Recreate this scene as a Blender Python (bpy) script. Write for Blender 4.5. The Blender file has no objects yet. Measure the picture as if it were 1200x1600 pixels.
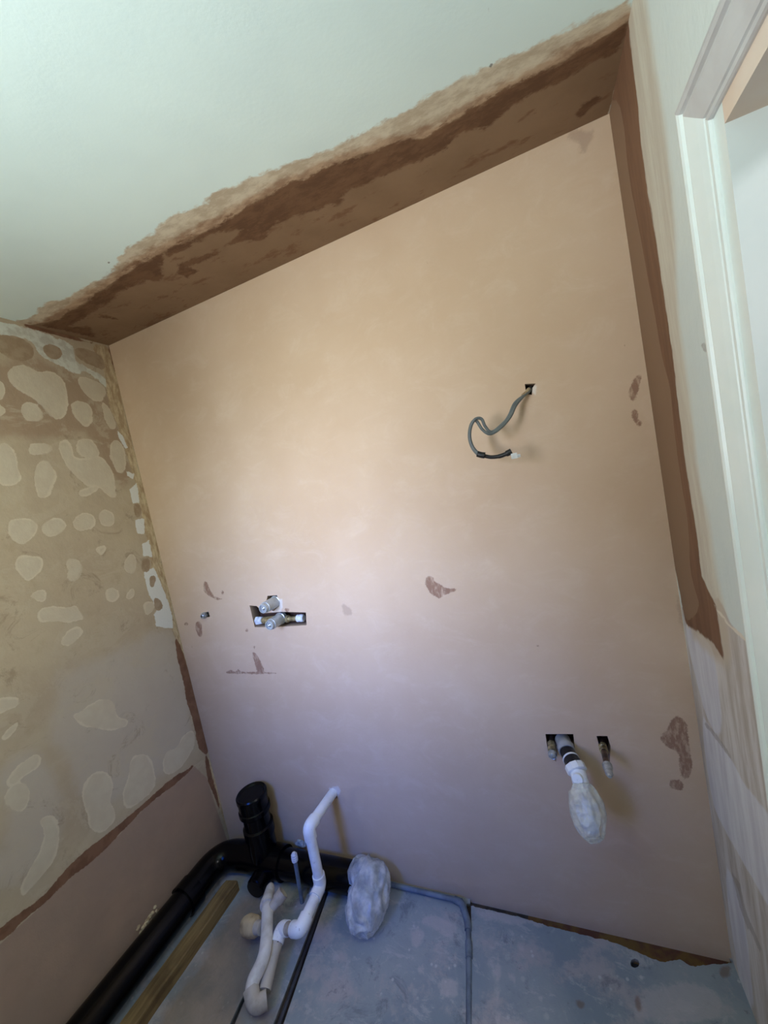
import bpy, bmesh, math, random
import numpy as np
from mathutils import Vector, Matrix, noise
random.seed(4)
S = bpy.context.scene
COL = S.collection
# ------------------------------------------------------------------ camera
YAW, PITCH, ROLL = -0.39165161, -0.06377326, -0.18981204
CAM = np.array([1.67629187, -1.27594959, 1.55696727]); F = 610.0
fwd = np.array([math.sin(YAW)*math.cos(PITCH), math.cos(YAW)*math.cos(PITCH), math.sin(PITCH)])
_r = np.array([math.cos(YAW), -math.sin(YAW), 0.0]); _u = np.cross(_r, fwd)
cr, sr = math.cos(ROLL), math.sin(ROLL)
RIGHT = cr*_r + sr*_u; UP = -sr*_r + cr*_u
cd = bpy.data.cameras.new('camera'); cam = bpy.data.objects.new('camera', cd); COL.objects.link(cam)
cd.sensor_fit = 'VERTICAL'; cd.sensor_height = 36; cd.lens = 36*F/1600; cd.clip_start = 0.02
M = Matrix.Identity(4)
for i in range(3):
    M[i][0] = RIGHT[i]; M[i][1] = UP[i]; M[i][2] = -fwd[i]; M[i][3] = CAM[i]
cam.matrix_world = M
S.camera = cam
# ------------------------------------------------------------------ light
S.view_settings.view_transform = 'Standard'; S.view_settings.look = 'None'
S.view_settings.exposure = 0.0; S.view_settings.gamma = 1.0
S.view_settings.use_curve_mapping = False
W = bpy.data.worlds.new('world'); S.world = W; W.use_nodes = True
W.node_tree.nodes['Background'].inputs[0].default_value = (0.55, 0.75, 1.0, 1)
W.node_tree.nodes['Background'].inputs[1].default_value = 0.1
def area(name, loc, target, sx, sy, power, col, spread=180):
    l = bpy.data.lights.new(name, 'AREA'); l.shape = 'RECTANGLE'; l.size = sx; l.size_y = sy
    l.energy = power; l.color = col; l.spread = math.radians(spread)
    o = bpy.data.objects.new(name, l); COL.objects.link(o); o.location = loc
    d = Vector(target) - Vector(loc); o.rotation_euler = d.to_track_quat('-Z', 'Y').to_euler()
    return o
WINX0, WINX1, WINZ0, WINZ1, WALLY = 0.46, 0.96, 1.20, 2.12, -1.98
WCX, WCZ = (WINX0+WINX1)/2, (WINZ0+WINZ1)/2
HALL = 10.0
def daylight(name, pitch, yaw, power, col, spread, dz=0.0):
    p, w_ = math.radians(pitch), math.radians(yaw)
    o = (WCX, WALLY-0.12-dz, WCZ)
    return area(name, o, (o[0]+math.sin(w_)*math.cos(p), o[1]+math.cos(w_)*math.cos(p), o[2]+math.sin(p)), 0.42, 0.84, power, col, spread)
LAMPS = [  # what the window lets in: blue sky from above, level light, light thrown up by the ground
    ('sky_high', -26, 5, 4.48, (0.000, 0.134, 1.000), 55),
    ('sky_low', -8, 5, 4.40, (0.764, 0.891, 1.000), 50),
    ('daylight_right', 3, 42, 3.44, (0.791, 0.872, 1.000), 80),
    ('daylight_left', 4, -50, 8.00, (1.000, 0.970, 0.800), 80),
    ('ground_far', 14, 16, 0.84, (1.000, 0.357, 0.000), 70),
    ('ground_near', 50, 28, 18.80, (0.766, 0.957, 1.000), 100),
]
for k_, a_ in enumerate(LAMPS): daylight(a_[0], *a_[1:], dz=0.012*k_)
area('hallway_lamp', (2.75, -0.95, 2.25), (2.75, -0.95, 0), 0.3, 0.3, HALL, (0.95, 0.94, 1.0))

# ------------------------------------------------------------------ projection of photographed points onto the real surfaces
def ray(px, py): return RIGHT*(px-600)/F - UP*(py-800)/F + fwd
def at(px, py, y=0.0):
    d = ray(px, py); return CAM + d*(y-CAM[1])/d[1]
def atX(px, py, x):
    d = ray(px, py); return CAM + d*(x-CAM[0])/d[0]
def atZ(px, py, z):
    d = ray(px, py); return CAM + d*(z-CAM[2])/d[2]
def atP(px, py, O, N):
    d = ray(px, py); return CAM + d*np.dot(O-CAM, N)/np.dot(d, N)
TL, TR, BL, BR = at(170,540), at(953,177), at(358,1308), at(1142,1495)
FZ = -0.015
# ------------------------------------------------------------------ materials
def srgb(r, g, b):
    f = lambda c: (c/255/12.92) if c/255 <= 0.04045 else ((c/255+0.055)/1.055)**2.4
    return (f(r), f(g), f(b), 1)
class NT:
    def __init__(s, name):
        s.m = bpy.data.materials.new(name); s.m.use_nodes = True; s.t = s.m.node_tree
        s.b = s.t.nodes['Principled BSDF']; s.out = s.t.nodes['Material Output']
    def n(s, typ, **kw):
        x = s.t.nodes.new(typ)
        for k, v in kw.items():
            if k.startswith('i_'):
                key = k[2:]; key = int(key) if key.isdigit() else key.replace('_', ' ')
                x.inputs[key].default_value = v
            else: setattr(x, k, v)
        return x
    def l(s, a, b): s.t.links.new(a, b)
    def coord(s, scale=(1,1,1), loc=(0,0,0), rot=(0,0,0)):
        tc = s.n('ShaderNodeTexCoord'); mp = s.n('ShaderNodeMapping')
        mp.inputs['Scale'].default_value = scale; mp.inputs['Location'].default_value = loc; mp.inputs['Rotation'].default_value = rot
        s.l(tc.outputs['Object'], mp.inputs[0]); return mp.outputs[0]
    def noise(s, sc, det=4, rough=0.6, scale=(1,1,1), loc=(0,0,0), dist=0):
        nz = s.n('ShaderNodeTexNoise'); nz.inputs['Scale'].default_value = sc; nz.inputs['Detail'].default_value = det
        nz.inputs['Roughness'].default_value = rough; nz.inputs['Distortion'].default_value = dist
        s.l(s.coord(scale, loc), nz.inputs['Vector']); return nz.outputs['Fac']
    def math(s, op, a, b=None, c=None):
        m = s.n('ShaderNodeMath', operation=op)
        for i, v in enumerate((a, b, c)):
            if v is None: continue
            if isinstance(v, (int, float)): m.inputs[i].default_value = v
            else: s.l(v, m.inputs[i])
        return m.outputs[0]
    def ramp(s, v, lo, hi, a=0.0, b=1.0):
        m = s.n('ShaderNodeMapRange', interpolation_type='SMOOTHSTEP'); s.l(v, m.inputs[0])
        m.inputs[1].default_value = lo; m.inputs[2].default_value = hi; m.inputs[3].default_value = a; m.inputs[4].default_value = b
        return m.outputs[0]
    def mix(s, f, a, b, blend='MIX'):
        m = s.n('ShaderNodeMix', data_type='RGBA', blend_type=blend)
        if isinstance(f, (int, float)): m.inputs[0].default_value = f
        else: s.l(f, m.inputs[0])
        for i, v in ((6, a), (7, b)):
            if isinstance(v, tuple): m.inputs[i].default_value = v
            else: s.l(v, m.inputs[i])
        return m.outputs[2]
    def layer(s, base, attr, col, amp=0.01, sc=30, soft=0.003, op=1.0, scale=(1,1,1), streak=None, det=5, fine=0.0):
        a = s.n('ShaderNodeAttribute', attribute_name=attr)
        nz = s.noise(sc, det, 0.65, scale, loc=(hash(len(attr)*7+int(sc)) % 9, 0.3, 0.7))
        v = s.math('MULTIPLY_ADD', s.math('SUBTRACT', nz, 0.5), amp*3, a.outputs['Fac'])
        if fine: v = s.math('MULTIPLY_ADD', s.math('SUBTRACT', s.noise(sc*5, 4, 0.7, scale), 0.5), fine*3, v)
        f = s.ramp(v, -soft, soft, 0, op)
        if streak:
            f = s.math('MULTIPLY', f, streak)
        return s.mix(f, base, col)
    def attr(s, name): return s.n('ShaderNodeAttribute', attribute_name=name).outputs['Fac']
    def bump(s, h, strength=0.3, dist=0.01):
        b = s.n('ShaderNodeBump'); b.inputs['Strength'].default_value = strength; b.inputs['Distance'].default_value = dist
        s.l(h, b.inputs['Height']); s.l(b.outputs[0], s.b.inputs['Normal'])
    def done(s, col, rough=0.8, spec=0.3, metal=0.0):
        if isinstance(col, tuple): s.b.inputs['Base Color'].default_value = col
        else: s.l(col, s.b.inputs['Base Color'])
        if isinstance(rough, (int, float)): s.b.inputs['Roughness'].default_value = rough
        else: s.l(rough, s.b.inputs['Roughness'])
        s.b.inputs['Specular IOR Level'].default_value = spec; s.b.inputs['Metallic'].default_value = metal
        return s.m
def simple(name, c1, c2=None, sc=20, rough=0.5, metal=0.0, spec=0.4, bump=0.0, bsc=60, lo=0.4, hi=0.65, det=4):
    t = NT(name); c = c1
    if c2: c = t.mix(t.ramp(t.noise(sc, det), lo, hi), c1, c2)
    if bump: t.bump(t.noise(bsc, 5), bump, 0.004)
    return t.done(c, rough, spec, metal)
# ------------------------------------------------------------------ sdf on surfaces
def sdf(pts, poly):
    """signed distance (inside positive) of Nx2 points to a closed polygon"""
    n = len(poly); d = np.full(len(pts), 1e9); ins = np.zeros(len(pts), bool)
    for i in range(n):
        a, b = poly[i], poly[(i+1) % n]; e = b-a; w = pts-a
        t = np.clip((w@e)/(e@e+1e-12), 0, 1); q = w-t[:,None]*e
        d = np.minimum(d, (q**2).sum(1))
        c = (a[1] > pts[:,1]) != (b[1] > pts[:,1])
        xx = a[0] + (pts[:,1]-a[1])/(b[1]-a[1]+1e-12)*(b[0]-a[0])
        ins ^= c & (pts[:,0] < xx)
    d = np.sqrt(d); return np.where(ins, d, -d)
def surface(name, O, U, V, us, vs, mat, layers, cut=None, recess=None):
    """flat skin O + u*U + v*V on the grid lines us x vs; layers {attribute: [px polygons]}.
    cut(centres) -> 0 keep, 1 hole with a recessed bottom, 2 open through"""
    O, U, V = map(np.array, (O, U, V)); N = np.cross(U, V); N = N/np.linalg.norm(N)
    uu, vv = np.meshgrid(us, vs, indexing='ij'); nu, nv = len(us), len(vs)
    uv = np.stack([uu.ravel(), vv.ravel()], 1)
    def to_uv(px, py):
        h = atP(px, py, O, N)-O
        A = np.array([[U@U, U@V], [U@V, V@V]]); return np.linalg.solve(A, [h@U, h@V])
    idx = np.arange(nu*nv).reshape(nu, nv)
    quads = np.stack([idx[:-1,:-1], idx[1:,:-1], idx[1:,1:], idx[:-1,1:]], -1).reshape(-1, 4)
    faces = quads
    if cut is not None:
        cen = uv[quads].mean(1); k = cut(cen, to_uv)
        kk = k.reshape(nu-1, nv-1)
        if hasattr(cut, 'f'):          # slide the rim vertices onto the true outline of the hole
            a_, b_ = np.zeros(len(uv), bool), np.zeros(len(uv), bool)
            a_[quads[k == 1].ravel()] = True; b_[quads[k != 1].ravel()] = True
            rim = np.where(a_ & b_)[0]; p_ = uv[rim].copy(); e = 2e-4
            for _ in range(2):
                f0 = cut.f(p_, to_uv); g_ = np.stack([cut.f(p_+[e,0], to_uv)-f0, cut.f(p_+[0,e], to_uv)-f0], 1)/e
                p_ -= np.clip(f0, -0.004, 0.004)[:,None]*0.9*g_/np.maximum(np.linalg.norm(g_, axis=1, keepdims=True), 0.5)
            uv = uv.copy(); uv[rim] = p_
    P = O + uv[:,:1]*U + uv[:,1:]*V
    verts = P
    if cut is not None:
        faces = list(map(tuple, quads[k == 0]))
        off = {}; extra = []
        def bk(i):
            if i not in off: off[i] = len(P)+len(extra); extra.append(P[i]-N*recess)
            return off[i]
        for a in range(nu-1):
            if not (kk[a] == 1).any(): continue
            for b in range(nv-1):
                if kk[a,b] != 1: continue
                q = quads[a*(nv-1)+b]; faces.append(tuple(bk(i) for i in q))
                for (da, db), (i, j) in {(0,-1):(0,1), (1,0):(1,2), (0,1):(2,3), (-1,0):(3,0)}.items():
                    if not (0 <= a+da < nu-1 and 0 <= b+db < nv-1) or kk[a+da,b+db] != 1:
                        faces.append((q[i], q[j], bk(q[j]), bk(q[i])))
        if extra: verts = np.vstack([P, extra])
        rec = np.zeros(len(verts)); rec[len(P):] = 1
    me = bpy.data.meshes.new(name)
    me.from_pydata(verts.tolist(), [], faces if isinstance(faces, list) else faces.tolist()); me.update()
    for an, polys in layers.items():
        val = np.full(len(P), -1.0)
        for pl in polys:
            if isinstance(pl, dict): pp = np.array(pl['uv'], float)
            else: pp = chaikin(np.array([to_uv(*p) for p in pl]), CH.get(an, 0) if an+name != 'plasterceiling' else 0)
            mn, mx = pp.min(0)-0.12, pp.max(0)+0.12
            sel = ((uv > mn) & (uv < mx)).all(1)
            if sel.any(): val[sel] = np.maximum(val[sel], sdf(uv[sel], pp))
        full = np.full(len(verts), -1.0); full[:len(P)] = val
        at_ = me.attributes.new(an, 'FLOAT', 'POINT'); at_.data.foreach_set('value', full.astype(np.float32))
    if cut is not None:
        at_ = me.attributes.new('recess', 'FLOAT', 'POINT'); at_.data.foreach_set('value', rec.astype(np.float32))
    me.materials.append(mat)
    o = bpy.data.objects.new(name, me); COL.objects.link(o); o['kind'] = 'structure'
    return o
CH = dict(blob=2, blob_in=2, darkblob=1, whitepaint=1, pale=2, stain=1, halo=1, smear=1, plaster=1, brown=1, cream=1, area=2, lilac=1, rim=2, faint=2)
def chaikin(p, n):
    for _ in range(n):
        q_ = np.roll(p, -1, 0); p = np.stack([p*0.75+q_*0.25, p*0.25+q_*0.75], 1).reshape(-1, 2)
    return p
def lines(a, b, step, fine=()):
    L = list(np.linspace(a, b, max(2, int(round(abs(b-a)/step))+1)))
    for (f0, f1, fs) in fine:
        L = [x for x in L if not (f0 < x < f1)] + list(np.arange(f0, f1+fs/2, fs))
    return np.array(sorted(L))
def C(ox, oy, s, pts): return [(ox+x/s, oy+y/s) for x, y in pts]
def dot(x, y, r, n=8): return [(x+r*math.cos(2*math.pi*i/n), y+r*math.sin(2*math.pi*i/n)) for i in range(n)]
# ================================================================== ceiling
def m_ceiling():
    t = NT('ceiling_plaster'); 
    base = t.mix(t.ramp(t.noise(3, 3), 0.35, 0.7), srgb(230,244,238), srgb(225,239,234))
    n2 = t.ramp(t.noise(14, 6, 0.7, (1,2.2,1)), 0.38, 0.62)
    halo = t.mix(n2, srgb(186,164,136), srgb(214,198,172))
    c = t.layer(base, 'halo', halo, 0.016, 22, 0.006, 0.92, (1,1.6,1))
    c = t.layer(c, 'smear', t.mix(n2, srgb(150,116,90), srgb(184,152,122)), 0.022, 18, 0.012, 0.85, (1,1.8,1))
    mid = t.mix(t.ramp(t.noise(6, 5), 0.3, 0.7), srgb(146,118,92), srgb(134,107,82))
    c = t.layer(c, 'plaster', mid, 0.010, 16, 0.003, 1.0)
    c = t.layer(c, 'wet', t.mix(n2, srgb(96,66,46), srgb(116,84,60)), 0.020, 15, 0.006, 0.9, (1,1.8,1), fine=0.008)
    c = t.mix(t.math('MULTIPLY', t.ramp(t.noise(9, 6, 0.7, (1,2.4,1), (2,5,1)), 0.55, 0.66), t.ramp(t.attr('smear'), 0.0, 0.02)), c, srgb(124,92,68))
    c = t.layer(c, 'marks', srgb(120,115,108), 0.002, 80, 0.001, 0.8)
    t.bump(t.noise(90, 5), 0.07, 0.005)
    return t.done(c, 0.82, 0.25)
outer = [(60,506),(92,499),(135,471),(177,441),(220,412),(254,395),(288,378),(347,348),(403,314),(454,288),(480,280),(515,260),(558,243),(610,225),(662,217),(705,191),(749,165),(792,139),(848,113),(896,87),(948,56),(980,33)]
halo = [(20,500),(50,499),(67,475),(105,467),(135,446),(177,429),(190,393),(228,373),(267,339),(322,320),(322,308),(364,290),(420,268),(480,245),(523,232),(567,208),(627,178),(697,134),(762,104),(809,82),(870,56),(913,30),(957,15),(985,-10)]
base_line = [(990,20),(953,172),(953,190),(170,552),(40,508)]
smear = [(70,500)] + [(x-4, y-13) for x, y in outer[1:]]
wetc = [[(62,508),(92,499),(135,471),(177,441),(220,412),(254,395),(250,440),(228,437),(190,455),(156,480),(110,510),(140,512),(150,528)],
        C(50,280,2.353,[(210,510),(270,500),(335,520),(280,512)]),
        C(50,280,2.353,[(540,310),(620,280),(690,265),(640,300),(560,325),(605,340),(570,362),(528,352)]),
        [(254,395),(288,378),(347,348),(403,314),(454,288),(480,280),(515,260),(558,243),(610,225),(662,217),(705,191),(749,165),(792,139),(848,113),(896,87),(948,56),(980,33),(978,60),(957,82),(922,100),(896,113),(870,130),(822,152),(809,165),(757,199),(723,208),(688,238),(640,256),(597,277),(545,298),(530,318),(475,335),(432,348),(411,373),(373,378),(343,388),(326,395),(364,374),(381,357),(330,366),(300,385),(262,400)],
        [(912,160),(930,150),(938,155),(905,185),(900,180)]]
dz = (TR[2]-TL[2])/(TR[0]-TL[0])
CO = np.array([TL[0], 0.0, TL[2]]); CU = np.array([1.0, 0.0, dz])
ceiling = surface('ceiling', CO, CU, (0,-1,0), lines(-0.06, 3.6, 0.02, [(-0.06, 2.06, 0.008)]), lines(-0.02, 2.05, 0.008), m_ceiling(),
    {'halo': [halo+base_line], 'smear': [smear+base_line], 'plaster': [outer+base_line], 'wet': wetc,
     'marks': [dot(378,97,2.5), [(761,12),(765,12),(763,26),(759,26)], [(762,101),(769,98),(771,103),(766,106)], dot(170,410,2), dot(452,246,2)]})
# ================================================================== back wall
def m_back():
    t = NT('new_pink_plaster')
    c = t.mix(t.ramp(t.noise(2.2, 5, 0.6), 0.3, 0.7), srgb(205,176,147), srgb(213,186,159))
    c = t.mix(t.ramp(t.noise(8, 6, 0.7, (1,1,1.6), dist=0.6), 0.45, 0.8, 0, 0.35), c, srgb(226,206,184))
    st = t.ramp(t.noise(60, 5, 0.7, (1,1,0.4)), 0.35, 0.55, 0.35, 1)
    c = t.layer(c, 'faint', srgb(160,130,112), 0.010, 50, 0.006, 0.45)
    c = t.layer(c, 'stain', srgb(142,104,84), 0.005, 45, 0.002, 0.85, streak=st, fine=0.003)
    c = t.layer(c, 'white', srgb(226,216,206), 0.006, 60, 0.004, 0.8)
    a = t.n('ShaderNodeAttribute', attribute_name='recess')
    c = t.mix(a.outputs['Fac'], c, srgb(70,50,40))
    t.bump(t.math('ADD', t.noise(5, 4), t.noise(90, 4)), 0.08, 0.006)
    return t.done(c, 0.78, 0.25)
k7 = (280, 880, 4.286)
stains = [C(*k7,[(170,120),(190,130),(205,180),(240,230),(290,235),(280,247),(235,242),(180,208),(160,170)]), C(*k7,[(278,180),(298,185),(300,212),(285,215)]),
    C(*k7,[(115,390),(150,390),(155,490),(130,495),(105,430)]), dot(291,975,3.2), dot(386,985,3),
    C(*k7,[(300,738),(345,708),(365,726),(385,726),(395,700),(410,730),(500,727),(600,731),(670,737),(600,743),(400,742)]),
    C(*k7,[(490,592),(520,608),(545,660),(580,728),(515,730),(508,670),(490,630)]), dot(397,1012,2.2), C(*k7,[(700,305),(735,300),(735,325),(710,325)]),
    C(640,860,12,[(300,470),(330,490),(430,465),(445,560),(560,640),(680,715),(880,712),(885,748),(760,785),(660,840),(600,820),(625,880),(520,912),(480,850),(430,850),(360,740),(290,650),(310,600)]),
    C(950,350,4,[(190,935),(210,945),(200,1020),(180,1060),(172,1105),(143,1108),(128,1060),(148,980)]), C(950,350,4,[(148,1155),(190,1168),(185,1220),(212,1240),(197,1270),(172,1240),(148,1200)]), dot(978,540,2.2), dot(668,410,2),
    C(1000,1100,3.2,[(180,55),(230,80),(247,180),(262,365),(212,375),(192,300),(198,240),(130,212),(95,160),(138,130),(150,88)]), C(1000,1100,3.2,[(148,380),(210,383),(225,437),(148,422)]),
    dot(840,1010,2)]
faint = [C(*k7,[(1085,280),(1115,275),(1160,310),(1150,355),(1105,345)]), C(480,0,2.308,[(960,460),(1010,480),(1040,460),(1020,520),(985,565),(985,510),(930,500)]),
    C(950,750,3.556,[(380,620),(420,700),(440,800),(415,860),(380,700)]), dot(300,1010,1)]
whites = [[(436,936),(441,936),(442,948),(438,958),(425,958),(425,951),(435,946)], [(514,1232),(528,1228),(533,1236),(527,1245),(522,1238)], [(832,600),(838,604),(837,618),(831,612)]]
holes_b = [  # irregular breaks through the plaster
    ([(390,946),(401,947),(413,958),(440,956),(478,957),(479,977),(445,979),(420,980),(398,980)], None),
    ([(418,931),(433,930),(436,945),(428,955),(414,950)], None),
    ([(820,600),(837,599),(832,606),(831,617),(824,616),(821,608)], None),
    ([(513,1236),(518,1233),(525,1239),(527,1247),(518,1250),(512,1244)], None),
    ([(318,957),(326,956),(328,964),(319,965)], None),
    ([(852,1147),(896,1147),(898,1168),(888,1172),(872,1166),(869,1190),(858,1184)], None),
    ([(932,1150),(949,1150),(954,1166),(953,1190),(942,1188)], None)]
def f_back(c, to_uv):
    r = np.full(len(c), -1.0)
    for pl, _ in holes_b: r = np.maximum(r, sdf(c, np.array([to_uv(*p) for p in pl])))
    return r
def cut_back(c, to_uv): return (f_back(c, to_uv) > 0).astype(int)
cut_back.f = f_back
def bx(pl): 
    P = np.array([at(*p) for p in pl]); return P[:,0].min()-.004, P[:,0].max()+.004, P[:,2].min()-.004, P[:,2].max()+.004
fu, fv = [], []
for pl, _ in holes_b:
    a, b, c_, d = bx(pl); fu.append((a, b)); fv.append((c_, d))
def merge(iv):
    iv = sorted(iv); r = [list(iv[0])]
    for a, b in iv[1:]:
        if a <= r[-1][1]+0.004: r[-1][1] = max(b, r[-1][1])
        else: r.append([a, b])
    return r
bu = lines(-0.05, 2.0, 0.009, [(a, b, 0.002) for a, b in merge(fu)])
bv = lines(-0.06, 2.44, 0.009, [(a, b, 0.002) for a, b in merge(fv)])
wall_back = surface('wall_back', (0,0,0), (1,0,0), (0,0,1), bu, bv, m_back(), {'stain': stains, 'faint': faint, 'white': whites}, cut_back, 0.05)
# ================================================================== left wall
def m_left():
    t = NT('old_patchy_plaster')
    c = t.mix(t.ramp(t.noise(3.5, 5), 0.35, 0.68), srgb(190,172,148), srgb(202,186,160))
    c = t.mix(t.ramp(t.noise(11, 6, 0.7), 0.5, 0.75, 0, 0.5), c, srgb(176,156,128))
    skim = t.mix(t.ramp(t.noise(25, 5), 0.35, 0.7), srgb(208,194,172), srgb(214,202,180))
    c = t.layer(c, 'zone', srgb(170,144,120), 0.04, 8, 0.03, 0.75, fine=0.01)
    c = t.layer(c, 'area', srgb(206,196,184), 0.05, 6, 0.03, 0.55)
    # raised rims of the pale blobs
    c = t.mix(t.ramp(t.noise(6, 7, 0.72, (1,1,1.3), (9,2,3), dist=0.8), 0.52, 0.6, 0, 0.5), c, srgb(204,190,166))
    c = t.mix(t.ramp(t.noise(7, 7, 0.75, (1,1,1), (1,8,3), dist=1.2), 0.56, 0.68, 0, 0.5), c, srgb(150,128,106))
    c = t.layer(c, 'blob', srgb(226,214,192), 0.012, 11, 0.0015, 0.8, fine=0.0018)
    c = t.layer(c, 'blob_in', skim, 0.012, 11, 0.003, 0.8, fine=0.0018)
    c = t.layer(c, 'board', t.mix(t.ramp(t.noise(4, 4), 0.3, 0.7), srgb(180,152,134), srgb(166,142,128)), 0.004, 12, 0.003, 0.9)
    c = t.layer(c, 'whitepaint', t.mix(t.ramp(t.noise(30, 4), 0.4, 0.6), srgb(226,228,218), srgb(206,204,192)), 0.010, 22, 0.002, 0.95, fine=0.005)
    c = t.layer(c, 'cream', t.mix(t.ramp(t.noise(18, 6, 0.7, (1,3,1)), 0.35, 0.65), srgb(222,206,170), srgb(180,152,120)), 0.007, 24, 0.003, 0.95, fine=0.005)
    c = t.layer(c, 'chip', srgb(236,236,232), 0.005, 40, 0.0015, 1.0, fine=0.003)
    c = t.layer(c, 'darkblob', t.mix(t.ramp(t.noise(30, 4), 0.4, 0.6), srgb(166,142,116), srgb(178,156,130)), 0.006, 18, 0.0015, 0.95, fine=0.002)
    c = t.layer(c, 'brown', t.mix(t.ramp(t.noise(20, 4), 0.4, 0.6), srgb(136,98,76), srgb(122,84,64)), 0.005, 30, 0.0015, 0.95, fine=0.002)
    h = t.noise(9, 6, 0.65)
    a = t.n('ShaderNodeAttribute', attribute_name='blob')
    hb = t.ramp(a.outputs['Fac'], -0.004, 0.004, 0, 1)
    t.bump(t.math('ADD', t.math('ADD', t.math('MULTIPLY', h, 1.2), t.math('MULTIPLY', t.noise(35, 6, 0.7, (1,1,0.6)), 0.5)), t.math('MULTIPLY', hb, 0.12)), 0.25, 0.01)
    return t.done(c, 0.8, 0.25)
k = (0, 460, 3.333); q = (0, 880, 3.077); z8 = (0, 1200, 3.75)
blobs = [C(*k,p) for p in (
 [(40,400),(90,360),(150,370),(200,410),(270,400),(330,440),(355,520),(345,640),(290,655),(240,610),(190,550),(100,500),(50,450)],
 [(400,430),(450,430),(520,460),(555,500),(540,545),(510,560),(450,530),(410,480)],
 [(375,560),(430,548),(480,590),(485,650),(445,695),(400,650),(375,610)],
 [(110,570),(170,560),(220,600),(225,655),(160,665),(120,640)],
 [(530,560),(560,580),(600,650),(605,700),(575,705),(540,650)],
 [(400,760),(450,745),(500,780),(520,830),(480,860),(420,840),(395,800)],
 [(305,770),(340,755),(375,790),(380,850),(440,865),(520,840),(580,900),(605,1000),(610,1065),(560,1050),(520,1000),(430,990),(350,900),(310,830)],
 [(150,800),(170,770),(270,780),(275,820),(200,840),(150,830)],
 [(180,900),(230,850),(290,910),(300,960),(250,1060),(190,1060),(175,960)],
 [(-20,770),(40,770),(90,840),(90,920),(120,960),(60,1000),(-20,1000)],
 [(570,770),(610,750),(650,800),(660,900),(640,940),(600,920),(575,850)],
 [(510,1140),(560,1115),(600,1150),(595,1200),(550,1215),(515,1190)],
 [(30,1180),(120,1160),(190,1190),(200,1230),(130,1310),(60,1290)],
 [(210,1200),(270,1165),(330,1170),(350,1210),(300,1260),(230,1255)],
 [(370,1180),(440,1130),(500,1160),(490,1220),(400,1240)],
 [(80,1370),(140,1360),(220,1370),(225,1410),(190,1467),(140,1500),(110,1467),(75,1410)],
 [(340,1380),(400,1370),(440,1440),(400,1467),(350,1450)],
 [(500,1320),(555,1305),(540,1340),(520,1360)],[(0,570),(30,590),(30,630),(-20,650),(-20,570)],[(-20,440),(25,470),(20,540),(-20,560)],
 [(400,1030),(500,990),(520,1020),(430,1060)],[(640,1390),(690,1340),(715,1400),(700,1460),(650,1450)])]
blobs += [C(*q,p) for p in (
 [(400,1080),(440,1010),(500,1000),(540,1040),(545,1080),(520,1140),(560,1190),(545,1250),(490,1300),(430,1290),(425,1200),(400,1150)],
 [(620,980),(640,930),(700,910),(725,960),(750,1030),(740,1090),(650,1170),(600,1180),(585,1130),(610,1060)],
 [(780,960),(800,900),(850,890),(880,830),(930,800),(940,870),(900,940),(850,1010),(790,1020)],
 [(130,150),(215,120),(220,180),(190,190)],[(320,30),(370,20),(400,50),(350,95),(320,80)],[(510,120),(560,115),(580,160),(540,195),(510,170)],
 [(180,220),(250,205),(330,215),(370,200),(415,270),(360,280),(250,280),(180,285)],[(280,390),(330,320),(390,300),(400,340),(340,395)],
 [(340,730),(380,720),(480,650),(550,660),(560,740),(620,750),(600,800),(450,800),(380,770)],[(-20,650),(80,640),(100,680),(20,720),(-20,730)],
 [(20,1050),(100,960),(190,900),(195,980),(120,1020),(60,1080)],[(0,1130),(90,1040),(150,1080),(130,1180),(80,1200)],
 [(180,1230),(260,1200),(290,1280),(280,1400),(220,1490),(150,1560),(110,1600),(100,1540),(190,1400),(210,1300)],
 [(10,830),(60,770),(100,760),(60,820),(20,850)],[(690,190),(740,180),(750,220),(700,260)],[(600,160),(640,110),(650,150),(620,180)])]
whitep = [C(*k,[(-40,140),(130,170),(250,205),(350,250),(385,280),(390,340),(430,370),(545,425),(565,480),(555,490),(500,430),(425,395),(420,420),(330,385),(200,312),(180,260),(120,225),(-40,205)])]
darkb = [C(*k,[(-20,215),(60,212),(140,240),(180,290),(175,330),(120,352),(60,340),(-20,290)]), C(*k,[(222,265),(270,255),(320,285),(325,325),(280,345),(230,310)]),
         C(*k,[(385,275),(480,290),(540,330),(550,400),(470,370),(400,330)]),
         C(*q,[(720,60),(745,60),(750,90),(738,120),(718,110)]), C(*q,[(740,165),(770,170),(787,215),(760,232),(742,215)]), C(*k,[(690,1090),(730,1085),(742,1150),(705,1165)]), C(*k,[(735,1380),(775,1370),(785,1410),(770,1450),(740,1440)])]
chips = [C(*k,p) for p in ([(675,1015),(712,980),(728,1085),(690,1090)],[(700,1172),(750,1168),(752,1250),(715,1245)],[(740,1300),(775,1280),(795,1370),(745,1360)],[(658,915),(690,935),(702,930),(692,962),(662,942)],[(610,705),(640,740),(665,800),(650,800),(620,750)])]
chips += [C(*q,[(690,40),(740,20),(775,100),(803,170),(825,240),(832,312),(790,312),(750,302),(740,240),(758,222),(715,150),(700,90)])]
cream = [C(*k,[(470,262),(568,262),(602,400),(645,600),(705,850),(765,1050),(860,1480),(800,1480),(775,1330),(738,1150),(715,1000),(665,860),(620,700),(560,560),(555,440),(520,340)]),
         C(*q,[(760,0),(790,0),(808,80),(832,240),(872,370),(908,500),(914,548),(895,520),(850,400),(835,330),(800,240),(780,120)]), C(*q,[(990,930),(1005,940),(1020,1000),(1070,1180),(1098,1290),(1080,1260),(1040,1130),(1008,1010)])]
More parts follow.
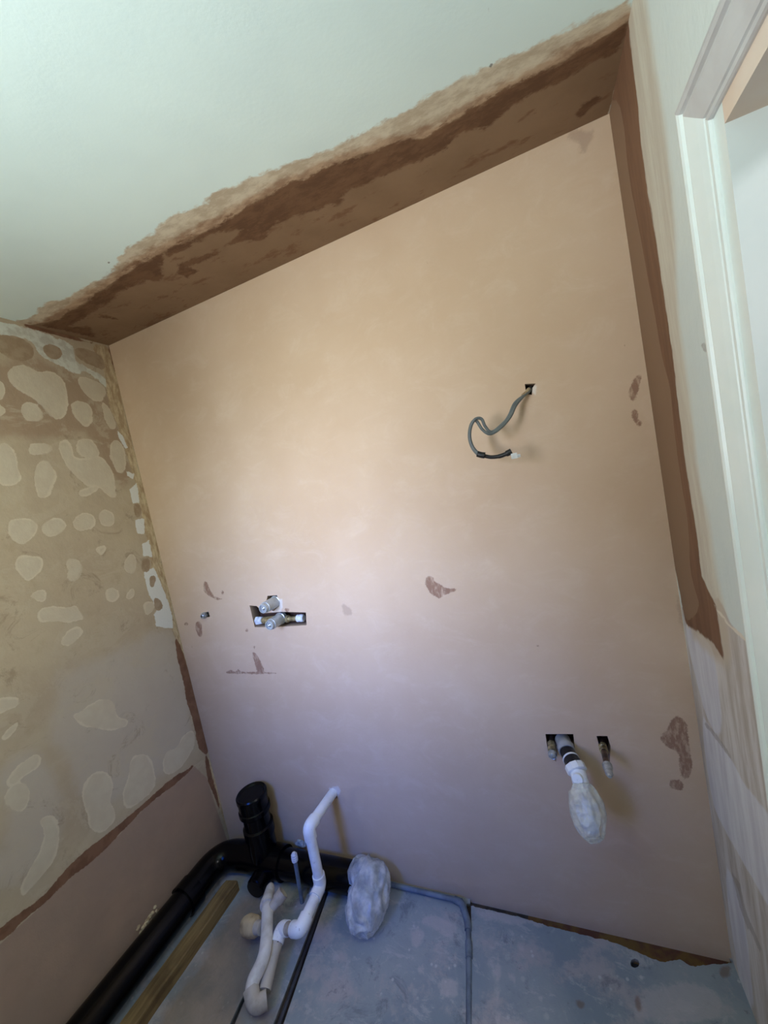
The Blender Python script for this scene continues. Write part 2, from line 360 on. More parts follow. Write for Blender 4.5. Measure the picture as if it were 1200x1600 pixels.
brown = [C(*q,[(840,350),(870,400),(902,500),(918,548),(935,580),(965,700),(1003,850),(1000,920),(975,915),(950,880),(930,760),(900,680),(880,560),(850,450)]),
         C(*q,[(985,920),(1002,935),(1012,1000),(1045,1110),(1060,1200),(1035,1130),(1000,1050),(990,990)]),
         C(*z8,[(1130,-25),(1100,15),(1030,40),(850,200),(700,330),(600,410),(480,500),(370,610),(240,770),(100,860),(-40,970),(-40,1030),(40,1000),(150,880),(270,790),(370,680),(560,530),(700,390),(860,220),(1060,70),(1140,-10)]),
         C(*k,[(100,155),(140,152),(300,190),(460,245),(560,262),(440,250),(300,215),(180,185)]), C(*k,[(560,262),(568,262),(605,400),(596,400)])]
board = [C(*z8,[(1140,-10),(1060,70),(860,220),(700,390),(370,680),(40,1000),(-60,1100),(-60,2200),(700,2200),(1340,450),(1210,60)])]
areas = [C(*q,[(230,560),(400,470),(600,400),(750,330),(830,340),(880,560),(920,720),(940,880),(800,1000),(500,1200),(300,1000)]), C(*q,[(60,1250),(0,1000),(100,900),(300,1000),(300,1300),(100,1600),(-100,1600)])]
LU = np.array([BL[0]-TL[0], 0, BL[2]-TL[2]]); LU = LU/abs(LU[2])     # runs down
wall_left = surface('wall_left', (TL[0], 0, TL[2]), LU, (0,-1,0), lines(-0.03, 2.47, 0.008), lines(-0.03, 1.99, 0.02, [(-0.03, 1.25, 0.006)]), m_left(),
    {'blob': blobs, 'blob_in': blobs, 'area': areas, 'zone': [C(*k,[(-60,340),(200,330),(420,420),(560,500),(620,700),(680,900),(640,1000),(600,960),(440,720),(300,745),(0,750),(-60,750)])], 'whitepaint': whitep, 'darkblob': darkb, 'chip': chips, 'cream': cream, 'brown': brown, 'board': board})
me = wall_left.data  # the inner area of each blob starts inside its rim
a = me.attributes['blob_in'].data; v = np.empty(len(a), np.float32); a.foreach_get('value', v); a.foreach_set('value', v-0.0035)
# ================================================================== right wall with the doorway
RX = (TR[0]+BR[0])/2
DY0, DY1, DZ = -0.550, -1.34, 1.953
def m_right():
    t = NT('painted_right_wall')
    base = t.mix(t.ramp(t.noise(4, 4), 0.35, 0.7), srgb(224,230,224), srgb(218,226,222))
    vs = t.noise(16, 6, 0.7, (1,1.6,0.16))
    streak = t.ramp(vs, 0.36, 0.64)
    low = t.mix(streak, srgb(186,174,164), srgb(220,214,212))
    c = t.layer(base, 'low', low, 0.006, 18, 0.004, 0.95, (1,1,0.5))
    c = t.layer(c, 'lilac', t.mix(streak, srgb(214,212,222), srgb(232,232,238)), 0.010, 14, 0.006, 0.9, (1,1,0.4), fine=0.003)
    c = t.layer(c, 'crack', srgb(140,128,120), 0.006, 50, 0.002, 0.45, fine=0.003)
    halo = t.mix(streak, srgb(214,200,176), srgb(192,168,140))
    c = t.layer(c, 'halo', halo, 0.016, 14, 0.020, 0.62, (1,1,0.22))
    c = t.layer(c, 'wet', t.mix(t.ramp(vs, 0.3, 0.7), srgb(114,80,58), srgb(134,98,74)), 0.008, 22, 0.004, 0.97, (1,1,0.3), fine=0.004)
    c = t.layer(c, 'plaster', srgb(146,118,95), 0.004, 20, 0.002, 1.0, (1,1,0.3), fine=0.002)
    c = t.layer(c, 'ridge', srgb(232,222,206), 0.002, 60, 0.0015, 0.9)
    t.bump(t.math('ADD', vs, t.noise(40, 5)), 0.15, 0.006)
    return t.done(c, 0.75, 0.25)
wr = [(981,10),(984,60),(996,155),(1002,225),(1017,325),(1027,385),(1037,462),(1050,550),(1062,650),(1075,750),(1088,834),(1096,902),(1119,947),(1124,985),(1131,1030),(1116,1009),(1110,1002),(1102,995),(1090,985),(1076,980),(1071,972),(1030,760),(940,170),(960,30)]
pr = [(960,150),(973,175),(982,275),(998,355),(1015,450),(1025,500),(1035,562),(1047,600),(1050,637),(1057,700),(1066,764),(1076,820),(1078,890),(1085,919),(1094,950),(1076,972),(1068,960),(1020,700),(940,170)]
hr = [(975,-30),(1008,-30),(1020,80),(1038,200),(1052,325),(1056,475),(1066,550),(1082,650),(1092,750),(1107,806),(1117,890),(1127,935),(1140,985),(1145,1040),(1128,1040),(1071,985),(940,170)]
lowr = [(1065,950),(1122,933),(1129,945),(1140,973),(1163,996),(1172,1015),(1183,1040),(1190,1090),(1204,1180),(1240,1400),(1300,1800),(1150,1620),(1140,1500)]
lil = C(1000,1100,3.2,[(310,50),(345,110),(400,180),(470,300),(540,430),(640,545),(720,640),(720,1150),(640,1005),(545,840),(400,590),(360,480),(330,300)])
lil2 = C(950,750,3.556,[(430,800),(480,830),(560,900),(600,1000),(640,1400),(600,1420),(540,1300),(500,1150),(440,900)])
lil3 = [(1133,1350),(1150,1380),(1165,1430),(1180,1600),(1160,1560),(1140,1440)]
crk = [C(1000,1100,3.2,[(330,90),(400,175),(470,285),(465,290),(390,190),(325,105)]), C(1000,1100,3.2,[(460,840),(500,900),(520,1000),(560,1130),(540,1130),(500,1020),(470,900)]), C(1000,1100,3.2,[(530,1040),(570,1130),(610,1230),(600,1240),(550,1130)]),
       C(950,750,3.556,[(650,765),(672,790),(668,797),(648,775)]), C(950,750,3.556,[(790,930),(805,940),(800,985),(785,970)]), C(950,750,3.556,[(800,1100),(828,1130),(825,1155),(805,1120)]), [(1093,537),(1117,533),(1119,556),(1100,548)]]
rdg = [C(950,750,3.556,[(590,690),(670,790),(740,850),(790,920),(775,945),(770,900),(720,860),(660,800),(585,700)]), C(950,750,3.556,[(428,775),(440,800),(452,830),(446,832)])]
def cut_right(c, to_uv):
    k = np.zeros(len(c), int)
    y = -c[:,0]; z = c[:,1]-0.06
    k[(y < DY0) & (y > DY1) & (z < DZ)] = 2
    return k
def snap(L, vals):
    L = list(L)
    for v in vals: L[int(np.argmin(np.abs(np.array(L)-v)))] = v
    return np.array(L)
ru = snap(lines(-0.03, 1.99, 0.02, [(-0.03, 0.56, 0.005)]), [-DY0, -DY1]); rv = snap(lines(0, 2.53, 0.01), [DZ+0.06])
wall_right = surface('wall_right', (RX, 0, -0.06), (0,-1,0), (0,0,1), ru, rv, m_right(),
    {'wet': [wr], 'plaster': [pr], 'halo': [hr], 'low': [lowr], 'lilac': [lil, lil2, lil3], 'crack': crk, 'ridge': rdg}, cut_right, 0.02)
# flip not needed: materials are two sided
# ================================================================== floor
def m_floor():
    t = NT('grey_floor_boards')
    n1 = t.noise(3.0, 5, 0.62)
    c = t.mix(t.ramp(n1, 0.38, 0.62), srgb(136,148,158), srgb(154,162,168))
    c = t.mix(t.ramp(t.noise(5.5, 7, 0.7, loc=(3,1,0)), 0.50, 0.62, 0, 0.7), c, srgb(180,172,174))
    vor = t.n('ShaderNodeTexVoronoi'); vor.inputs['Scale'].default_value = 16; t.l(t.coord(), vor.inputs['Vector'])
    sp = t.ramp(t.math('ADD', vor.outputs['Distance'], t.math('MULTIPLY', t.noise(30, 4), 0.35)), 0.26, 0.34, 1, 0)
    sel = t.ramp(t.noise(4, 2, loc=(7,7,7)), 0.5, 0.56)
    c = t.mix(t.math('MULTIPLY', t.math('MULTIPLY', sp, sel), 0.7), c, srgb(178,182,184))
    c = t.mix(t.ramp(t.noise(26, 7, 0.75, loc=(5,0,0)), 0.6, 0.72, 0, 0.5), c, srgb(88,92,100))
    c = t.mix(t.ramp(t.noise(9, 8, 0.78, (1,1.7,1), (5,2,0), dist=0.7), 0.53, 0.62, 0, 0.55), c, srgb(186,184,188))
    c = t.mix(t.ramp(t.noise(7, 8, 0.78, (1,1,1), (0,7,0), dist=0.5), 0.54, 0.66, 0, 0.6), c, srgb(100,108,116))
    vo = t.n('ShaderNodeTexVoronoi'); vo.inputs['Scale'].default_value = 34; t.l(t.coord(loc=(3,3,3)), vo.inputs['Vector'])
    c = t.mix(t.math('MULTIPLY', t.ramp(vo.outputs['Distance'], 0.10, 0.2, 1, 0), t.ramp(t.noise(11, 2, loc=(1,9,7)), 0.52, 0.6, 0, 0.7)), c, srgb(196,198,200))
    c = t.layer(c, 'dust', t.mix(t.ramp(t.noise(8,5), 0.4, 0.65), srgb(150,132,114), srgb(126,114,102)), 0.06, 6, 0.05, 0.8)
    c = t.layer(c, 'pale', srgb(190,184,186), 0.02, 16, 0.008, 0.6, fine=0.008)
    c = t.layer(c, 'rot', t.mix(t.ramp(t.noise(16, 3), 0.42, 0.56), srgb(120,70,56), srgb(138,98,36)), 0.004, 30, 0.002, 1)
    c = t.layer(c, 'rim', srgb(122,92,66), 0.006, 30, 0.004, 0.6)
    a = t.n('ShaderNodeAttribute', attribute_name='recess')
    pos = t.n('ShaderNodeSeparateXYZ'); tc = t.n('ShaderNodeTexCoord'); t.l(tc.outputs['Object'], pos.inputs[0])
    timber = t.mix(t.ramp(t.noise(12, 5), 0.44, 0.58), srgb(92,58,48), srgb(112,86,46))
    rotf = t.math('GREATER_THAN', pos.outputs['X'], 1.4)
    nothole = t.math('GREATER_THAN', pos.outputs['Y'], -0.066)
    rc = t.mix(t.math('MULTIPLY', rotf, nothole), t.mix(t.ramp(t.noise(20, 4), 0.4, 0.6), srgb(46,44,46), srgb(78,66,58)), timber)
    c = t.mix(a.outputs['Fac'], c, rc)
    t.bump(t.math('ADD', t.noise(14, 6), t.noise(50, 5)), 0.25, 0.006)
    return t.done(c, 0.62, 0.35)
k6 = (600, 1340, 2)
gap = C(*k6,[(600,190),(680,200),(860,230),(1000,270),(1060,280),(1090,330),(960,340),(925,318),(880,326),(840,318),(790,294),(700,258),(640,246),(600,236)])
gapthin = C(*k6,[(270,120),(320,120),(460,150),(620,190),(620,238),(540,222),(440,190),(330,164),(268,150)])
grooves = [[(506,1392),(514,1392),(443,1600),(427,1600)], [(401,1512),(404,1512),(366,1602),(358,1602)],
           [(729,1412),(736,1412),(737,1606),(728,1606)], dot(992,1505,7.5), gap, gapthin]
def ext(p):   # carry a groove on beyond the bottom of the picture, on the floor
    A = [atZ(x, y, FZ) for x, y in p]; d0 = A[3]-A[0]; d1 = A[2]-A[1]
    return np.array([[A[0][0],-A[0][1]],[A[1][0],-A[1][1]],[(A[2]+d1*1.6)[0],-(A[2]+d1*1.6)[1]],[(A[3]+d0*1.6)[0],-(A[3]+d0*1.6)[1]]])
def f_floor(c, to_uv):
    r = np.full(len(c), -1.0)
    for i, pl in enumerate(grooves):
        pp = ext(pl) if i < 3 else np.array([to_uv(*p) for p in pl])
        mn, mx = pp.min(0)-0.03, pp.max(0)+0.03; sel = ((c > mn) & (c < mx)).all(1)
        if not sel.any(): continue
        v = sdf(c[sel], pp)
        if i > 3: v = v + np.array([noise.noise(Vector((x*45, y*45, 3)))*0.004+noise.noise(Vector((x*140, y*140, 3)))*0.002 for x, y in c[sel]])
        r[sel] = np.maximum(r[sel], v)
    return r
def cut_floor(c, to_uv): return (f_floor(c, to_uv) > 0).astype(int)
cut_floor.f = f_floor
dust = [[(180,1700),(260,1560),(380,1400),(420,1400),(400,1500),(380,1640),(300,1760)], [(380,1560),(420,1500),(430,1590),(400,1650)]]
pale = [C(*k6,[(120,170),(230,200),(235,240),(120,220)]), C(*k6,[(80,225),(130,225),(125,260),(90,280)]), C(*k6,[(280,160),(500,200),(480,215),(290,190)]), dot(656,1516,6), C(*k6,[(385,360),(415,365),(415,390),(390,385)]), C(*k6,[(170,370),(240,380),(220,440),(170,420)]), dot(815,1482,5), C(*k6,[(350,300),(362,300),(362,520),(350,520)]), C(*k6,[(800,400),(1000,380),(1100,520),(760,520)])]
rims = [C(*k6,[(1050,340),(1085,335),(1080,370),(1050,375)]), C(*k6,[(600,445),(630,450),(625,470),(605,470)]), C(*k6,[(780,430),(800,430),(808,480),(790,480)])]
floor_u = lines(-0.05, 3.6, 0.02, [(-0.05, 2.02, 0.004)])
floor_v = lines(-0.05, 2.0, 0.02, [(-0.05, 0.72, 0.004)])
floor = surface('floor', (0, 0, FZ), (1,0,0), (0,-1,0), floor_u, floor_v, m_floor(), {'dust': dust, 'pale': pale, 'rot': [[(0,0),(1,0),(0,1)]], 'rim': rims}, cut_floor, -0.014)
# ================================================================== wall behind with window, hallway
def link(name, bm, mat, parent=None, smooth=False):
    me = bpy.data.meshes.new(name); bmesh.ops.recalc_face_normals(bm, faces=bm.faces); bm.to_mesh(me); bm.free()
    me.materials.append(mat)
    if smooth:
        me.polygons.foreach_set('use_smooth', [True]*len(me.polygons)); me.update()
    o = bpy.data.objects.new(name, me); COL.objects.link(o)
    if parent: o.parent = parent; o.matrix_parent_inverse = parent.matrix_basis.inverted()
    return o
def box(bm, x0, x1, y0, y1, z0, z1):
    v = [bm.verts.new(p) for p in ((x0,y0,z0),(x1,y0,z0),(x1,y1,z0),(x0,y1,z0),(x0,y0,z1),(x1,y0,z1),(x1,y1,z1),(x0,y1,z1))]
    for f in ((0,3,2,1),(4,5,6,7),(0,1,5,4),(1,2,6,5),(2,3,7,6),(3,0,4,7)): bm.faces.new([v[i] for i in f])
def struct(name, bm, mat, parent=None, smooth=False):
    o = link(name, bm, mat, parent, smooth)
    if not parent: o['kind'] = 'structure'
    return o
def empty(name, loc, label=None, cat=None, group=None):
    o = bpy.data.objects.new(name, None); COL.objects.link(o); o.location = [float(c) for c in loc]
    o.empty_display_size = 0.05
    if label: tag(o, label, cat, group)
    return o
def tag(o, label, cat, group=None):
    o['label'] = label; o['category'] = cat
    if group: o['group'] = group
    return o
dimmed_wall = simple('dimmed_wall_paint', srgb(136,130,124), srgb(126,118,112), 3, 0.8)  # grey darkened so the unseen wall behind bounces less light
bm = bmesh.new()
box(bm, -0.06, WINX0, WALLY-0.1, WALLY, -0.06, 2.47); box(bm, WINX1, 2.1, WALLY-0.1, WALLY, -0.06, 2.47)
box(bm, WINX0, WINX1, WALLY-0.1, WALLY, -0.06, WINZ0); box(bm, WINX0, WINX1, WALLY-0.1, WALLY, WINZ1, 2.47)
struct('wall_front', bm, dimmed_wall)
gloss = simple('white_gloss_paint', srgb(244,250,244), srgb(238,246,240), 6, 0.3, spec=0.5)
win = empty('window_1', (WCX, WALLY, WINZ0)); win['kind'] = 'structure'
bm = bmesh.new(); w = 0.035
box(bm, WINX0, WINX0+w, WALLY-0.09, WALLY-0.04, WINZ0, WINZ1); box(bm, WINX1-w, WINX1, WALLY-0.09, WALLY-0.04, WINZ0, WINZ1)
box(bm, WINX0+w, WINX1-w, WALLY-0.09, WALLY-0.04, WINZ0, WINZ0+w); box(bm, WINX0+w, WINX1-w, WALLY-0.09, WALLY-0.04, WINZ1-w, WINZ1)
link('window_frame', bm, gloss, win)
bm = bmesh.new(); box(bm, WINX0-0.03, WINX1+0.03, WALLY-0.035, WALLY+0.04, WINZ0-0.02, WINZ0); link('window_sill', bm, gloss, win)
hx = RX+0.13
bm = bmesh.new(); box(bm, 3.35, 3.45, -1.99, 0.0, -0.05, 2.5); box(bm, hx, 3.35, -0.25, -0.15, -0.05, 2.5); box(bm, hx, 3.35, -1.99, -1.95, -0.05, 2.5)
box(bm, RX+0.01, hx, -0.51, 0.0, -0.06, 2.5); box(bm, RX+0.01, hx, -1.99, DY1-0.035, -0.06, 2.5); box(bm, RX+0.01, hx, DY1-0.035, -0.51, DZ+0.035, 2.5)
struct('wall_hallway', bm, dimmed_wall)
# door lining + architrave
door = empty('door_1', (RX, (DY0+DY1)/2, FZ)); door['kind'] = 'structure'
bm = bmesh.new()
box(bm, RX-0.002, hx+0.004, DY0, DY0+0.031, FZ, DZ+0.031)
link('door_jamb', bm, gloss, door)
bm = bmesh.new(); box(bm, RX-0.002, hx+0.004, DY1-0.031, DY1, FZ, DZ+0.031); link('door_jamb', bm, gloss, door)
bm = bmesh.new(); box(bm, RX-0.002, hx+0.004, DY1, DY0, DZ, DZ+0.031); link('door_head', bm, simple('door_head_warm_lit', srgb(236,212,190), srgb(240,222,204), 5, 0.5), door)  # warm hallway light on the underside is put into the peach colour
bm = bmesh.new(); box(bm, RX+0.095, RX+0.132, DY0-0.012, DY0, FZ, DZ-0.012); box(bm, RX+0.095, RX+0.132, DY1, DY1+0.012, FZ, DZ-0.012); box(bm, RX+0.095, RX+0.132, DY1, DY0, DZ-0.012, DZ)
link('door_stop', bm, gloss, door)
prof = [(0,0),(0,0.017),(0.003,0.021),(0.009,0.022),(0.014,0.020),(0.0165,0.015),(0.019,0.0145),(0.021,0.0175),(0.026,0.0185),(0.048,0.0125),(0.060,0.0085),(0.0615,0.0055),(0.0645,0.0055),(0.066,0.0085),(0.072,0.008),(0.0735,0.005),(0.0735,0)]
OY = DY0+0.031+0.0735 - 0.003
OZ = DZ+0.031+0.0735 - 0.003
def sweep_prof(name, path, mat):
    """path: list of (origin, inward dir) cross-sections"""
    bm = bmesh.new(); rings = []
    for o, d in path:
        rings.append([bm.verts.new((RX-h, o[0]+d[0]*w_, o[1]+d[1]*w_)) for w_, h in prof])
    for a_, b_ in zip(rings, rings[1:]):
        for i in range(len(prof)):
            j = (i+1) % len(prof); bm.faces.new((a_[i], a_[j], b_[j], b_[i]))
    bm.faces.new(rings[0]); bm.faces.new(rings[-1])
    return link(name, bm, mat, door)
OY2 = DY1-0.031-0.0705
sweep_prof('architrave', [((OY, FZ), (-1,0)), ((OY, OZ), (-1,-1))], gloss)
shaded_gloss = simple('shaded_gloss_paint', srgb(206,204,202), srgb(214,214,212), 9, 0.4)  # same gloss greyed: shade on the down-facing header moulding is in the colour
sweep_prof('architrave', [((OY, OZ), (-1,-1)), ((OY2, OZ), (1,-1))], shaded_gloss)
sweep_prof('architrave', [((OY2, OZ), (1,-1)), ((OY2, FZ), (1,0))], gloss)
# ================================================================== tube tools
def smooth_path(pts, r=0.02, n=5):
    """round the corners of a polyline"""
    P = [Vector([float(c) for c in p]) for p in pts]; out = [P[0]]
    for i in range(1, len(P)-1):
        a, b, c = P[i-1], P[i], P[i+1]; d1 = (a-b); d2 = (c-b)
        k_ = min(r, d1.length*0.49, d2.length*0.49); p0 = b+d1.normalized()*k_; p2 = b+d2.normalized()*k_
        for j in range(n+1):
            t_ = j/n; out.append(p0*(1-t_)**2 + b*2*t_*(1-t_) + p2*t_**2)
    out.append(P[-1]); return out
def tube(bm, pts, rad, seg=20, caps=(True, True), wall=0.0, fn=None):
    pts = [Vector([float(c) for c in p]) for p in pts]; n = len(pts)
    rads = rad if isinstance(rad, (list, tuple)) else [rad]*n
    T = []
    for i in range(n):
        a_ = pts[max(i-1, 0)]; b_ = pts[min(i+1, n-1)]; d = b_-a_
        T.append(d.normalized() if d.length > 1e-9 else (T[-1] if T else Vector((0,0,1))))
    u = T[0].orthogonal().normalized(); rings = []
    for i in range(n):
        u = (u - T[i]*u.dot(T[i])).normalized(); v_ = T[i].cross(u)
        ring = []
        for k_ in range(seg):
            a_ = 2*math.pi*k_/seg; r_ = rads[i]
            if fn: r_ = fn(i, k_, r_)
            ring.append(bm.verts.new(pts[i]+u*math.cos(a_)*r_+v_*math.sin(a_)*r_))
        rings.append(ring)
    for a_, b_ in zip(rings, rings[1:]):
        for k_ in range(seg): bm.faces.new((a_[k_], a_[(k_+1) % seg], b_[(k_+1) % seg], b_[k_]))
    for e, ring, i in ((0, rings[0], 0), (1, rings[-1], n-1)):
        if caps[e]: bm.faces.new(ring if e else ring[::-1])
        elif wall:
            inn = [bm.verts.new(pts[i]+(v__.co-pts[i])*(1-wall/rads[i])) for v__ in ring]
            sg = 1 if e == 0 else -1; dd = T[i]*sg*min(0.03, 0.03)
            deep = [bm.verts.new(v__.co+dd) for v__ in inn]
            for k_ in range(seg):
                k2 = (k_+1) % seg
                bm.faces.new((ring[k_], ring[k2], inn[k2], inn[k_])); bm.faces.new((inn[k_], inn[k2], deep[k2], deep[k_]))
            bm.faces.new(deep)
    return rings
def T_(name, pts, rad, mat, parent, seg=20, caps=(True, True), wall=0.0, fn=None, auto=True):
    bm = bmesh.new(); tube(bm, pts, rad, seg, caps, wall, fn)
    o = link(name, bm, mat, parent)
    me_ = o.data; me_.polygons.foreach_set('use_smooth', [len(p.vertices) == 4 for p in me_.polygons])
    # keep steps crisp
    me_.set_sharp_from_angle(angle=math.radians(38)) if hasattr(me_, 'set_sharp_from_angle') else None
    return o
def lathe(name, origin, axis, prof_, mat, parent, seg=24):
    """prof_: (distance along axis, radius)"""
    o = Vector([float(c) for c in origin]); a_ = Vector([float(c) for c in axis]).normalized()
    u = a_.orthogonal().normalized(); v_ = a_.cross(u); bm = bmesh.new(); rings = []
    for s_, r_ in prof_:
        if r_ <= 1e-6: rings.append([bm.verts.new(o+a_*s_)]); continue
        rings.append([bm.verts.new(o+a_*s_+(u*math.cos(2*math.pi*k_/seg)+v_*math.sin(2*math.pi*k_/seg))*r_) for k_ in range(seg)])
    for A_, B_ in zip(rings, rings[1:]):
        for k_ in range(seg):
            k2 = (k_+1) % seg
            if len(A_) == 1 and len(B_) == 1: continue
            if len(A_) == 1: bm.faces.new((A_[0], B_[k2], B_[k_]))
            elif len(B_) == 1: bm.faces.new((A_[k_], A_[k2], B_[0]))
            else: bm.faces.new((A_[k_], A_[k2], B_[k2], B_[k_]))
    for R_ in (rings[0], rings[-1]):
        if len(R_) > 1: bm.faces.new(R_)
    ob = link(name, bm, mat, parent)
    ob.data.polygons.foreach_set('use_smooth', [len(p.vertices) <= 4 for p in ob.data.polygons])
    if hasattr(ob.data, 'set_sharp_from_angle'): ob.data.set_sharp_from_angle(angle=math.radians(35))
    return ob
black = NT('black_pvc')
bc = black.mix(black.ramp(black.noise(22, 7, 0.75), 0.64, 0.76, 0, 0.35), (0.0018,0.0018,0.0022,1), srgb(60,62,68))
black.bump(black.noise(30, 3), 0.05, 0.004)
M_BLACK = black.done(bc, 0.2, 0.22)
wp = NT('white_waste_plastic')
wc = wp.mix(wp.ramp(wp.noise(9, 5), 0.45, 0.7), srgb(244,247,250), srgb(228,228,228))
wc = wp.mix(wp.ramp(wp.noise(70, 3, loc=(2,0,0)), 0.66, 0.72, 0, 0.5), wc, srgb(120,110,104))
M_WHITE = wp.done(wc, 0.35, 0.45)
M_WHITE2 = simple('dusty_white_plastic', srgb(192,184,172), srgb(168,156,140), 14, 0.55, bump=0.1)
M_DUSTY = simple('dusty_waste_plastic', srgb(228,225,220), srgb(198,192,182), 12, 0.45, bump=0.08)
M_BEIGE = simple('dirty_masking_tape', srgb(196,176,138), srgb(160,140,108), 22, 0.7, bump=0.5, bsc=40)
M_WOOD = NT('pine_batten')
g = M_WOOD.noise(10, 5, 0.6, (6, 0.5, 6)); 
wcol = M_WOOD.mix(M_WOOD.ramp(g, 0.35, 0.65), srgb(140,118,80), srgb(108,88,58))
wcol = M_WOOD.mix(M_WOOD.ramp(M_WOOD.noise(5,5), 0.55, 0.7, 0, 0.5), wcol, srgb(78,62,44))
M_WOOD.bump(g, 0.3, 0.004); M_WOOD = M_WOOD.done(wcol, 0.8)
M_GREY = simple('grey_pipe_plastic', srgb(120,132,146), srgb(98,108,122), 18, 0.5)
M_CHROME = simple('dull_chrome', srgb(196,200,202), srgb(160,164,166), 60, 0.3, metal=0.55, bump=0.03)
M_CART = simple('grey_cartridge_sleeve', srgb(178,184,186), srgb(192,198,200), 40, 0.3, metal=0.3)
M_BRASS = simple('brass', srgb(196,182,140), srgb(140,124,88), 60, 0.3, metal=0.6)
M_COPPER = simple('tarnished_copper', srgb(120,98,84), srgb(80,72,66), 30, 0.35, metal=0.8)
M_PTFE = simple('white_ptfe_tape', srgb(222,228,236), srgb(196,206,222), 60, 0.6, bump=0.3)
M_CABLE = simple('grey_cable_sheath', srgb(112,118,116), srgb(96,102,102), 20, 0.45)
M_TAPE = simple('black_insulating_tape', srgb(26,24,24), srgb(40,38,38), 40, 0.4, bump=0.3)
M_CREAMP = simple('cream_plaster', srgb(214,196,162), srgb(180,160,128), 40, 0.9, bump=0.6)
M_DARK = simple('dark_rubber', srgb(18,18,20), srgb(30,30,32), 30, 0.35)
def bagmat(name, c1, c2, alpha):
    t = NT(name)
    c = t.mix(t.ramp(t.noise(26, 5), 0.4, 0.65), c1, c2)
    t.done(c, 0.22, 0.6)
    tr = t.n('ShaderNodeBsdfTranslucent'); t.l(c, tr.inputs[0])
    m1 = t.n('ShaderNodeMixShader'); m1.inputs[0].default_value = 0.25; t.l(t.b.outputs[0], m1.inputs[1]); t.l(tr.outputs[0], m1.inputs[2])
    tp = t.n('ShaderNodeBsdfTransparent'); m2 = t.n('ShaderNodeMixShader')
    f = t.ramp(t.noise(18, 4, loc=(4,4,4)), 0.35, 0.65, alpha*0.4, alpha)
    t.l(f, m2.inputs[0]); t.l(m1.outputs[0], m2.inputs[1]); t.l(tp.outputs[0], m2.inputs[2]); t.l(m2.outputs[0], t.out.inputs[0])
    t.bump(t.noise(30, 4), 0.5, 0.006)
    return t.m
def bag(name, pts, rads, mat, label, cat, crump=0.25, seed=0, seg=96, sub=18, parent=None, squash=None, freq=26):
    """crumpled film wrapped around a path"""
    P = [Vector([float(c) for c in p]) for p in pts]; path, rr = [], []
    n = len(P)
    for i in range(n-1):
        p0, p1, p2, p3 = P[max(i-1,0)], P[i], P[i+1], P[min(i+2,n-1)]
        for j in range(sub):
            t_ = j/sub
            path.append(0.5*((2*p1)+(p2-p0)*t_+(2*p0-5*p1+4*p2-p3)*t_*t_+(3*p1-p0-3*p2+p3)*t_**3))
            rr.append(rads[i]*(1-t_)+rads[i+1]*t_)
    path.append(P[-1]); rr.append(rads[-1])
    bm = bmesh.new(); tube(bm, path, rr, seg)
    bmesh.ops.recalc_face_normals(bm, faces=bm.faces); bm.normal_update()
    ax_ = (path[-1]-path[0]).normalized()
    for v_ in bm.verts:
        base = v_.co - ax_*(v_.co.dot(ax_))*0.68          # folds run along the film
        w_ = Vector((noise.noise(base*30+Vector((seed,0,0))), noise.noise(base*30+Vector((0,seed,0))), noise.noise(base*30+Vector((0,0,seed)))))*0.010
        d1 = noise.voronoi((base+w_)*freq+Vector((seed,seed*.7,0)))[0]
        d2 = noise.voronoi((base+w_)*freq*2.3+Vector((seed,1,seed)))[0]
        v_.co += v_.normal*((0.55-(d1[1]-d1[0])*1.3)*0.7+(0.5-(d2[1]-d2[0])*1.2)*0.22)*crump*max(rr)
    o = link(name, bm, mat, parent, smooth=True)
    if label: tag(o, label, cat)
    return o
# ================================================================== black soil pipe
R110 = 0.055
SX, SY, SZ = 0.318, -0.078, 0.050
soil = empty('soil_pipe', (SX, SY, FZ), 'glossy black soil pipe assembly along the left wall with a capped stub', 'pipe')
LX = 0.078
T_('pipe_run', [(LX+0.012, -1.85, 0.042), (LX+0.006, -0.9, 0.042), (LX, -0.26, 0.044)], R110, M_BLACK, soil, 32)
bend = smooth_path([(LX, -0.30, 0.044), (LX+0.005, -0.105, 0.052), (0.26, SY, SZ)], 0.13, 10)
T_('bend', bend, R110+0.004, M_BLACK, soil, 32)
T_('socket', [(LX, -0.31, 0.044), (LX, -0.255, 0.044)], R110+0.009, M_BLACK, soil, 32)
T_('tee_body', [(0.215, SY-0.002, SZ), (0.235, SY, SZ), (0.42, SY, SZ)], [R110+0.009]*3, M_BLACK, soil, 32)
lathe('stub_pipe', (SX, SY, SZ), (0,0,1), [(0,0.058),(0.12,0.058),(0.125,0.064),(0.165,0.064),(0.17,0.056),(0.225,0.056),(0.235,0.062)], M_BLACK, soil, 36)
cap = lathe('stub_cap', (SX, SY, SZ+0.225), (0,0,1), [(0,0.063),(0.004,0.066),(0.022,0.066),(0.025,0.062),(0.060,0.062),(0.066,0.065),(0.083,0.065),(0.088,0.061),(0.085,0.055),(0.080,0.050),(0.080,0)], M_BLACK, soil, 40)
lathe('boss', (SX+0.02, SY-0.04, 0.030), (0.05,-1,-0.03), [(0,0.040),(0.062,0.040),(0.066,0.036),(0.070,0.036),(0.070,0)], M_BLACK, soil, 24)
T_('branch_run', [(0.40, SY, SZ), (0.795, SY, SZ+0.006)], R110, M_BLACK, soil, 32)
pc = smooth_path([(0.745, SY, SZ+0.006), (0.84, SY, SZ+0.010), (0.845, -0.185, 0.058)], 0.055, 7)
T_('pan_connector', pc, 0.046, simple('white_rubber_connector', srgb(176,184,194), srgb(120,132,146), 12, 0.4), soil, 28, (True, False), 0.006)
M_BAG = bagmat('crumpled_clear_film', srgb(246,249,252), srgb(214,222,232), 0.6)
